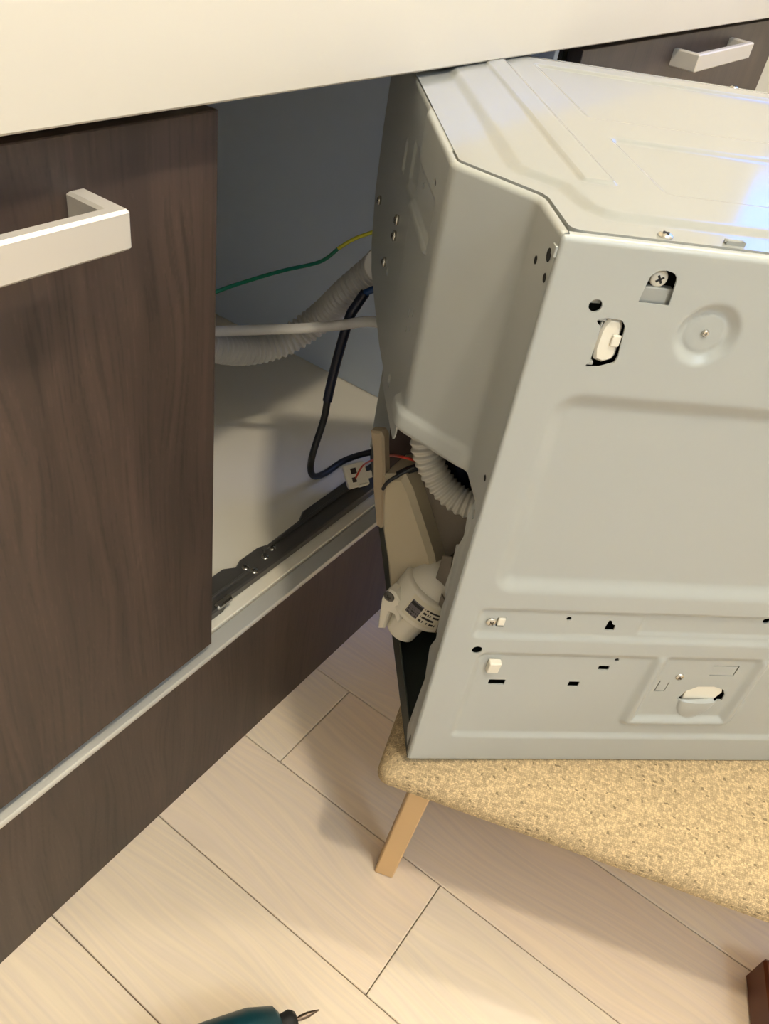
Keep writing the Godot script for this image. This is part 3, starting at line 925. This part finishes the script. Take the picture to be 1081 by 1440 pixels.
	for h in [[0.7774, 0.0115, 0.0034], [0.7665, 0.0303, 0.0022], [0.7656, 0.0079, 0.0024], [0.6208, 0.0100, 0.0021]]:
		var hm := MB.new()
		hm.lathe(Transform3D(Basis(Vector3(0, 1, 0), Vector3(-1, 0, 0), Vector3(0, 0, 1)), L3(0.0, h[0], h[1])), [Vector2(h[2] * 1.15, 0.00015), Vector2(h[2], 0.0003), Vector2(h[2] * 0.8, 0.0001), Vector2(0, 0.0001)], 16)
		part("screw_hole", hm, M.black, rw)
	# small folded tab at the top of the corner strip
	var tabm := MB.new()
	tabm.box_at(L3(-0.0012, 0.7800, 0.0068), L3(0.0004, 0.7865, 0.0012), 0.0004)
	part("corner_tab", tabm, M.paint, rw)
	# --- lower corner flange on the back, narrower and with a ragged punched edge
	var fl := PackedVector2Array([Vector2(0.0015, BT), Vector2(0.0060, BT), Vector2(0.0230, 0.3128), Vector2(0.0144, 0.3976), Vector2(0.0240, 0.4272), Vector2(0.0150, 0.4487), Vector2(0.0220, 0.4747), Vector2(0.0190, 0.5000), Vector2(0.0262, 0.5390), Vector2(0.0180, 0.5600), Vector2(0.0225, 0.5745), Vector2(0.0178, 0.5964), Vector2(0.0257, 0.5984), Vector2(0.0420, 0.5990), Vector2(0.0460, 0.6165), Vector2(0.0015, 0.6165)])
	var cut := func(v, y):
		var s := sdpoly(Vector2(v, y), fl)
		s = min(s, Vector2(v - 0.0125, (y - 0.5860) * 0.7).length() - 0.0028)
		return s
	var flx := Transform3D(Basis(Vector3(0, 0, -1), Vector3(0, 1, 0), Vector3(-1, 0, 0)), L3(0.0002, 0, 0))
	part("corner_flange", sheet(flx, lines([0.001, 0.0015, 0.048]), lines([BT - 0.0005, 0.002, 0.618]), func(v, y): return 0.0006 * ss(0.012, 0.016, v) if y < 0.59 else -0.0004, cut, 0.0012), M.paint, t)
	# --- back panel: pressed sheet with bars, slots, louvres
	var bo := PackedVector2Array([Vector2(0.1235, TOPY - 0.0010), Vector2(0.1235, 0.5940), Vector2(0.1150, 0.5925), Vector2(0.1180, 0.575), Vector2(0.1230, 0.5685), Vector2(0.1800, 0.5665), Vector2(0.2870, 0.5662), Vector2(0.3578, 0.5742), Vector2(0.4157, 0.5832), Vector2(0.4482, 0.6018), Vector2(0.4765, 0.6491), Vector2(0.4821, 0.7122), Vector2(0.4780, 0.7500), Vector2(0.4760, TOPY - 0.0010)])
	var bh := func(v, y):
		var h := 0.0
		h += 0.0045 * ss(0.0, 0.004, rr(v, y, 0.128, 0.268, 0.7215, 0.7262, 0.002))
		h -= 0.0020 * ss(0.0, 0.003, rr(v, y, 0.128, 0.268, 0.7285, 0.7600, 0.003))
		h += 0.0022 * ss(0.0, 0.004, rr(v, y, 0.300, 0.308, 0.7220, 0.7520, 0.002))
		h -= 0.0030 * ss(0.215, 0.235, v)
		var q: float = (y - (TOPY - 0.0052)) / 0.0042
		if q > 0.0: h -= 0.0042 * (1.0 - sqrt(max(0.0, 1.0 - q * q)))
		return h
	var bcut := func(v, y):
		var s := sdpoly(Vector2(v, y), bo)
		s = min(s, Vector2((v - 0.1419) * 0.5, y - 0.7678).length() - 0.0028)
		s = min(s, Vector2(v - 0.1918, y - 0.7492).length() - 0.0026)
		s = min(s, Vector2(v - 0.3067, y - 0.6310).length() - 0.0040)
		s = min(s, -rr(v, y, 0.178, 0.188, 0.5820, 0.5930, 0.002))
		for k in 3:
			s = min(s, -rr(v, y, 0.1190 + k * 0.014, 0.1225 + k * 0.014, 0.6800 - k * 0.0078, 0.6870 - k * 0.0078, 0.001))
			s = min(s, -rr(v, y, 0.1190 + k * 0.014, 0.1225 + k * 0.014, 0.6680 - k * 0.0078, 0.6730 - k * 0.0078, 0.001))
		return s
	var bx := Transform3D(Basis(Vector3(0, 0, -1), Vector3(0, 1, 0), Vector3(-1, 0, 0)), L3(-0.0450, 0, 0))
	var bp := part("back_panel", sheet(bx, lines([0.112, 0.002, 0.31, 0.004, 0.484]), lines([0.565, 0.0022, 0.788, 0.0006, TOPY - 0.001]), bh, bcut, 0.0014), M.paint, t)
	for s in [Vector2(0.6874, 0.2877), Vector2(0.6728, 0.2886), Vector2(0.6575, 0.4207), Vector2(0.6330, 0.3243)]:
		screw(bp, L3(-0.0440, s.x, s.y), Vector3(-1, 0, 0), 0.0050)
	# --- dark tub filling the inside, so that the holes are dark
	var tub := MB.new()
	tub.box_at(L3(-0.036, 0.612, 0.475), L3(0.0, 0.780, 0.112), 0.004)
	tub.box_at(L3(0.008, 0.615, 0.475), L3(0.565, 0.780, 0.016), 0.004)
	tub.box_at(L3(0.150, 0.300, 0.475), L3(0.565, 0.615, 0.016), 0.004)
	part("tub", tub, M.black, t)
	var far := MB.new()
	far.box_at(L3(0.0, 0.300, 0.487), L3(0.575, TOPY - 0.006, 0.4845), 0.0005)
	part("far_side_panel", far, M.paint, t)
	var fd := MB.new()
	fd.box_at(L3(0.5755, BT + 0.004, 0.485), L3(0.595, TOPY - 0.002, 0.003), 0.003)
	part("front_door", fd, M.paint, t)
	# --- base pan
	var pan := MB.new()
	pan.box_at(L3(0.0, BT + 0.0003, 0.470), L3(0.57, BT + 0.0025, 0.0025), 0.0003)
	pan.box_at(L3(0.0002, BT + 0.0003, 0.470), L3(0.0022, BT + 0.026, 0.0065), 0.0004)
	pan.box_at(L3(0.0002, BT + 0.0003, 0.472), L3(0.57, BT + 0.026, 0.470), 0.0004)
	part("base_pan", pan, M.pan, t)
	build_pump(t)

func side_details(t: Node) -> void:
	# rivet in the dimple, fixing screws, plastic seen through the cut-outs, folded tabs
	var rv := MB.new()
	rv.lathe(Transform3D(Basis(Vector3(1, 0, 0), Vector3(0, 0, 1), Vector3(0, -1, 0)), L3(0.1052, 0.7443, 0.0040)), [Vector2(0.0024, 0.0), Vector2(0.0024, 0.0012), Vector2(0.0017, 0.0020), Vector2(0.0010, 0.0019), Vector2(0.0008, 0.0008), Vector2(0, 0.0008)], 18)
	part("rivet", rv, M.steel, t)
	screw(t, L3(0.0651, 0.7734, 0.0060), Vector3(0, 0, 1), 0.0052, "screw", M.plastic)
	boxpart("folded_tab", L3(0.0545, 0.7575, 0.0085), L3(0.0755, 0.7688, 0.0030), M.lid, t, 0.0006)
	boxpart("folded_tab", L3(0.0268, 0.7552, 0.0075), L3(0.0355, 0.7610, 0.0040), M.lid, t, 0.0006)
	# cream plastic latch in the tall slot
	var la := MB.new()
	la.prism(Transform3D(Basis(), L3(0, 0, 0.0022) + Vector3(0, 0, 0)), PackedVector2Array([Vector2(0.0440, 0.7482), Vector2(0.0505, 0.7478), Vector2(0.0528, 0.7445), Vector2(0.0550, 0.7255), Vector2(0.0538, 0.7218), Vector2(0.0480, 0.7192), Vector2(0.0425, 0.7210), Vector2(0.0405, 0.7280), Vector2(0.0405, 0.7400), Vector2(0.0420, 0.7455)]), 0.006, 0.0016)
	var lp := part("plastic_latch", la, M.plastic, t)
	boxpart("nub", L3(0.0485, 0.7310, 0.0022), L3(0.0540, 0.7385, 0.0006), M.plastic, lp, 0.0006)
	boxpart("folded_tab", L3(0.0350, 0.7180, 0.0040), L3(0.0420, 0.7205, 0.0004), M.lid, t, 0.0005)
	boxpart("folded_tab", L3(0.0385, 0.7200, 0.0040), L3(0.0396, 0.7460, 0.0008), M.lid, t, 0.0004)
	boxpart("folded_tab", L3(0.0346, 0.7466, 0.0040), L3(0.0410, 0.7484, 0.0006), M.lid, t, 0.0005)
	# bead row: screw and white tab
	screw(t, L3(0.0353, 0.4851, 0.0026), Vector3(0, 0, 1), 0.0043)
	boxpart("white_tab", L3(0.0408, 0.4812, 0.0050), L3(0.0467, 0.4897, 0.0018), M.plastic, t, 0.0006)
	# square white tab standing proud on the lower panel
	var wt := MB.new()
	wt.box(Transform3D(Basis(Vector3(1, 0, 0), 0.12), L3(0.0496, 0.4332, 0.0005)), Vector3(0.0102, 0.0138, 0.0060), 0.0008)
	part("white_tab", wt, M.plastic, t)
	screw(t, L3(0.2221, 0.4218, 0.0030), Vector3(0, 0, 1), 0.0040)
	# curved plastic seen in the lanced opening
	var ln := MB.new()
	ln.prism(Transform3D(Basis(), L3(0, 0, 0.0040)), PackedVector2Array([Vector2(0.2385, 0.3880), Vector2(0.2372, 0.4035), Vector2(0.2453, 0.4100), Vector2(0.2610, 0.4105), Vector2(0.2710, 0.4065), Vector2(0.2735, 0.3990), Vector2(0.2690, 0.3880)]), 0.004, 0.0006)
	part("plastic_latch", ln, M.plastic, t)

func build_pump(t: Node) -> void:
	# parts of the lower rear compartment, laid out on a plane that turns between the back and the side
	var nl := Vector3(-0.6, 0, 0.8)
	var px := Transform3D(Basis(Vector3(0.8, 0, 0.6), Vector3(0, 1, 0), nl), L3(0, 0, 0.11))
	var at := func(off): return px * Transform3D(Basis(), Vector3(0, 0, -off))
	var mb := MB.new()
	mb.prism(at.call(0.030), PackedVector2Array([Vector2(-0.0695, 0.4894), Vector2(-0.0485, 0.5007), Vector2(-0.0380, 0.4887), Vector2(-0.0230, 0.4636), Vector2(-0.0020, 0.4278), Vector2(0.0100, 0.4000), Vector2(0.0100, 0.3500), Vector2(-0.0315, 0.3500), Vector2(-0.0389, 0.3564), Vector2(-0.0473, 0.3883), Vector2(-0.0603, 0.4271), Vector2(-0.0660, 0.4560)]), 0.050, 0.005)
	part("water_duct", mb, M.duct, t)
	mb = MB.new()
	mb.prism(at.call(0.032), PackedVector2Array([Vector2(-0.0905, 0.5290), Vector2(-0.0800, 0.5330), Vector2(-0.0760, 0.5290), Vector2(-0.0684, 0.4916), Vector2(-0.0600, 0.4303), Vector2(-0.0615, 0.4255), Vector2(-0.0671, 0.4265), Vector2(-0.0776, 0.4675), Vector2(-0.0840, 0.5050)]), 0.012, 0.002)
	part("cream_bracket", mb, M.tan, t)
	mb = MB.new()
	mb.prism(at.call(0.080), PackedVector2Array([Vector2(-0.1066, 0.5453), Vector2(-0.0648, 0.5699), Vector2(0.0200, 0.5700), Vector2(0.0400, 0.4700), Vector2(0.0300, 0.3600), Vector2(-0.0824, 0.3900), Vector2(-0.0956, 0.5153)]), 0.004, 0.001)
	part("inner_plate", mb, M.brown, t)
	mb = MB.new()
	mb.prism(at.call(0.052), PackedVector2Array([Vector2(-0.0545, 0.4747), Vector2(-0.0347, 0.4949), Vector2(-0.005, 0.4790), Vector2(0.0220, 0.4800), Vector2(0.0220, 0.4487), Vector2(0.0112, 0.4214), Vector2(0.0032, 0.4056), Vector2(-0.0092, 0.3999), Vector2(-0.0189, 0.4112)]), 0.004, 0.0015)
	part("grey_plate", mb, M.plate, t)
	# pump motor: dome, label band, lower cylinder
	var ax := (px.basis * Vector3(0.27, 0.90, -0.30)).normalized()
	var sx := ax.cross(nl).normalized()
	var mx := Transform3D(Basis(sx, ax, sx.cross(ax)), px * Vector3(0.0080, 0.3900, -0.036))
	mb = MB.new()
	mb.lathe(mx, [Vector2(0, -0.070), Vector2(0.013, -0.070), Vector2(0.0165, -0.067), Vector2(0.0195, -0.036), Vector2(0.0300, -0.0355), Vector2(0.0325, -0.033), Vector2(0.0330, -0.030), Vector2(0.0330, -0.002), Vector2(0.0318, 0.0), Vector2(0.0285, 0.001), Vector2(0.0275, 0.006), Vector2(0.0245, 0.016), Vector2(0.0180, 0.023), Vector2(0.0080, 0.0265), Vector2(0, 0.027)], 44, 0.7)
	var mo := part("pump_motor", mb, M.plastic, t)
	# printed sticker wrapped on the band; angle 0 faces the normal of the plane
	var lm := MB.new()
	var cols := 12
	for k in cols + 1:
		var f := float(k) / cols
		var an := PI * 0.5 - 0.85 + 1.15 * f
		var dv := Vector3(cos(an), 0, sin(an))
		for e in 2:
			lm.vert(mx * (dv * 0.0333 + Vector3(0, -0.029 + 0.025 * e, 0)), (mx.basis * dv).normalized(), Vector2(1.0 - f, 1.0 - e))
	for k in cols:
		lm.tri(k * 2, k * 2 + 1, k * 2 + 2); lm.tri(k * 2 + 1, k * 2 + 3, k * 2 + 2)
	part("sticker", lm, M.label, mo)
	# flange with screw and hooked foot at the left of the motor
	mb = MB.new()
	mb.prism(at.call(0.0), PackedVector2Array([Vector2(-0.0312, 0.3720), Vector2(-0.0300, 0.3810), Vector2(-0.0255, 0.3900), Vector2(-0.0190, 0.3900), Vector2(-0.0120, 0.3820), Vector2(-0.0060, 0.3600), Vector2(-0.0090, 0.3520), Vector2(-0.0148, 0.3616), Vector2(-0.0195, 0.3612), Vector2(-0.0205, 0.3540), Vector2(-0.0218, 0.3357), Vector2(-0.0292, 0.3307), Vector2(-0.0300, 0.3450)]), 0.014, 0.0016)
	part("flange", mb, M.plastic, mo)
	screw(mo, px * Vector3(-0.0237, 0.3821, 0.0005), nl, 0.0060, "screw", M.rail)
	# grey sheet-metal brackets by the corner flange
	mb = MB.new()
	mb.prism(at.call(0.020), PackedVector2Array([Vector2(0.0117, 0.4447), Vector2(0.0211, 0.4476), Vector2(0.0250, 0.4204), Vector2(0.0260, 0.3900), Vector2(0.0129, 0.3930), Vector2(0.0105, 0.4150)]), 0.002, 0.0006)
	part("grey_bracket", mb, M.plate, t)
	mb = MB.new()
	mb.prism(at.call(0.002), PackedVector2Array([Vector2(0.0270, 0.4800), Vector2(0.0345, 0.4860), Vector2(0.0375, 0.4816), Vector2(0.0345, 0.4420), Vector2(0.0340, 0.4152), Vector2(0.0296, 0.4165), Vector2(0.0272, 0.4300), Vector2(0.0282, 0.4534)]), 0.0016, 0.0005)
	part("grey_bracket", mb, M.paint, t)
	mb = MB.new()
	mb.prism(at.call(0.010), PackedVector2Array([Vector2(0.0234, 0.4100), Vector2(0.0300, 0.4014), Vector2(0.0325, 0.3651), Vector2(0.0280, 0.3557), Vector2(0.0232, 0.3777)]), 0.0016, 0.0005)
	part("grey_bracket", mb, M.plate, t)
	# ribbed inner hose
	spline_tube("inner_hose", [px * Vector3(-0.0520, 0.5600, -0.062), px * Vector3(-0.0440, 0.5320, -0.052), px * Vector3(-0.0320, 0.5110, -0.050), px * Vector3(-0.0150, 0.4950, -0.050), px * Vector3(0.0040, 0.4870, -0.052), px * Vector3(0.0240, 0.4870, -0.056), px * Vector3(0.0420, 0.4900, -0.060)], func(s): return 0.0130 + 0.0010 * sin(s * TAU / 0.0062), M.hose, t, 0.0010, 22)
	# dark blue hose behind it and a black lead
	spline_tube("blue_hose", [px * Vector3(-0.0350, 0.5450, -0.076), px * Vector3(-0.0120, 0.5050, -0.076), px * Vector3(-0.0020, 0.4650, -0.076)], 0.0075, M.navy, t, 0.004, 14)
	spline_tube("black_lead", [px * Vector3(-0.0430, 0.5080, -0.040), px * Vector3(-0.0520, 0.4990, -0.034), px * Vector3(-0.0600, 0.4900, -0.026), px * Vector3(-0.0640, 0.4790, -0.026)], 0.0018, M.cord, t, 0.003, 8)
	spline_tube("black_lead", [px * Vector3(-0.0300, 0.5050, -0.058), px * Vector3(-0.0450, 0.5030, -0.045), px * Vector3(-0.0560, 0.4950, -0.034)], 0.0036, M.cord, t, 0.003, 8)

func build_floor_things() -> void:
	# teal impact driver lying on the floor, mostly below the frame
	var t := thing("impact_driver", "teal and black cordless driver with a pointed bit lying on the floor", "power tool", Vector3(0.243, 0.0, 0.242))
	var ax := Vector3(0.86, 0.0, 0.51).normalized()
	var sx := Vector3.UP.cross(ax).normalized()
	var xf := Transform3D(Basis(sx, ax, sx.cross(ax)), Vector3(-0.0626, 0.036, -0.0078))
	var mb := MB.new()
	mb.lathe(xf, [Vector2(0, -0.080), Vector2(0.022, -0.078), Vector2(0.030, -0.068), Vector2(0.030, 0.000), Vector2(0.027, 0.042), Vector2(0.020, 0.066), Vector2(0.014, 0.070), Vector2(0, 0.070)], 30)
	part("motor_housing", mb, M.teal, t)
	mb = MB.new()
	mb.lathe(xf, [Vector2(0.0, 0.069), Vector2(0.0095, 0.069), Vector2(0.0105, 0.072), Vector2(0.0115, 0.080), Vector2(0.0100, 0.083), Vector2(0.0075, 0.086), Vector2(0, 0.086)], 22)
	part("chuck", mb, M.rubber, t)
	mb = MB.new()
	mb.lathe(xf, [Vector2(0.0022, 0.084), Vector2(0.0022, 0.088), Vector2(0.0030, 0.091), Vector2(0.0030, 0.098), Vector2(0.0018, 0.104), Vector2(0.0006, 0.110), Vector2(0, 0.1105)], 12)
	part("bit", mb, M.bit, t)
	mb = MB.new()
	mb.box(xf * Transform3D(Basis.from_euler(Vector3(0, 0, 0.12)), Vector3(-0.065, -0.012, 0.0)), Vector3(0.10, 0.036, 0.030), 0.010)
	part("grip", mb, M.rubber, t)
	mb = MB.new()
	mb.box(xf * Transform3D(Basis.from_euler(Vector3(0, 0, 0.12)), Vector3(-0.126, -0.004, 0.0)), Vector3(0.034, 0.090, 0.062), 0.006)
	part("battery", mb, M.rubber, t)
	# dark brown wooden foot at the right edge
	var b := thing("wooden_block", "dark brown wooden block standing on the floor at the right edge", "block", Vector3(0.6225, 0.0, 0.652), -2.772)
	boxpart("block", Vector3(0.0, 0.0005, -0.08), Vector3(0.08, 0.05, 0.0), M.brownwood, b, 0.003)
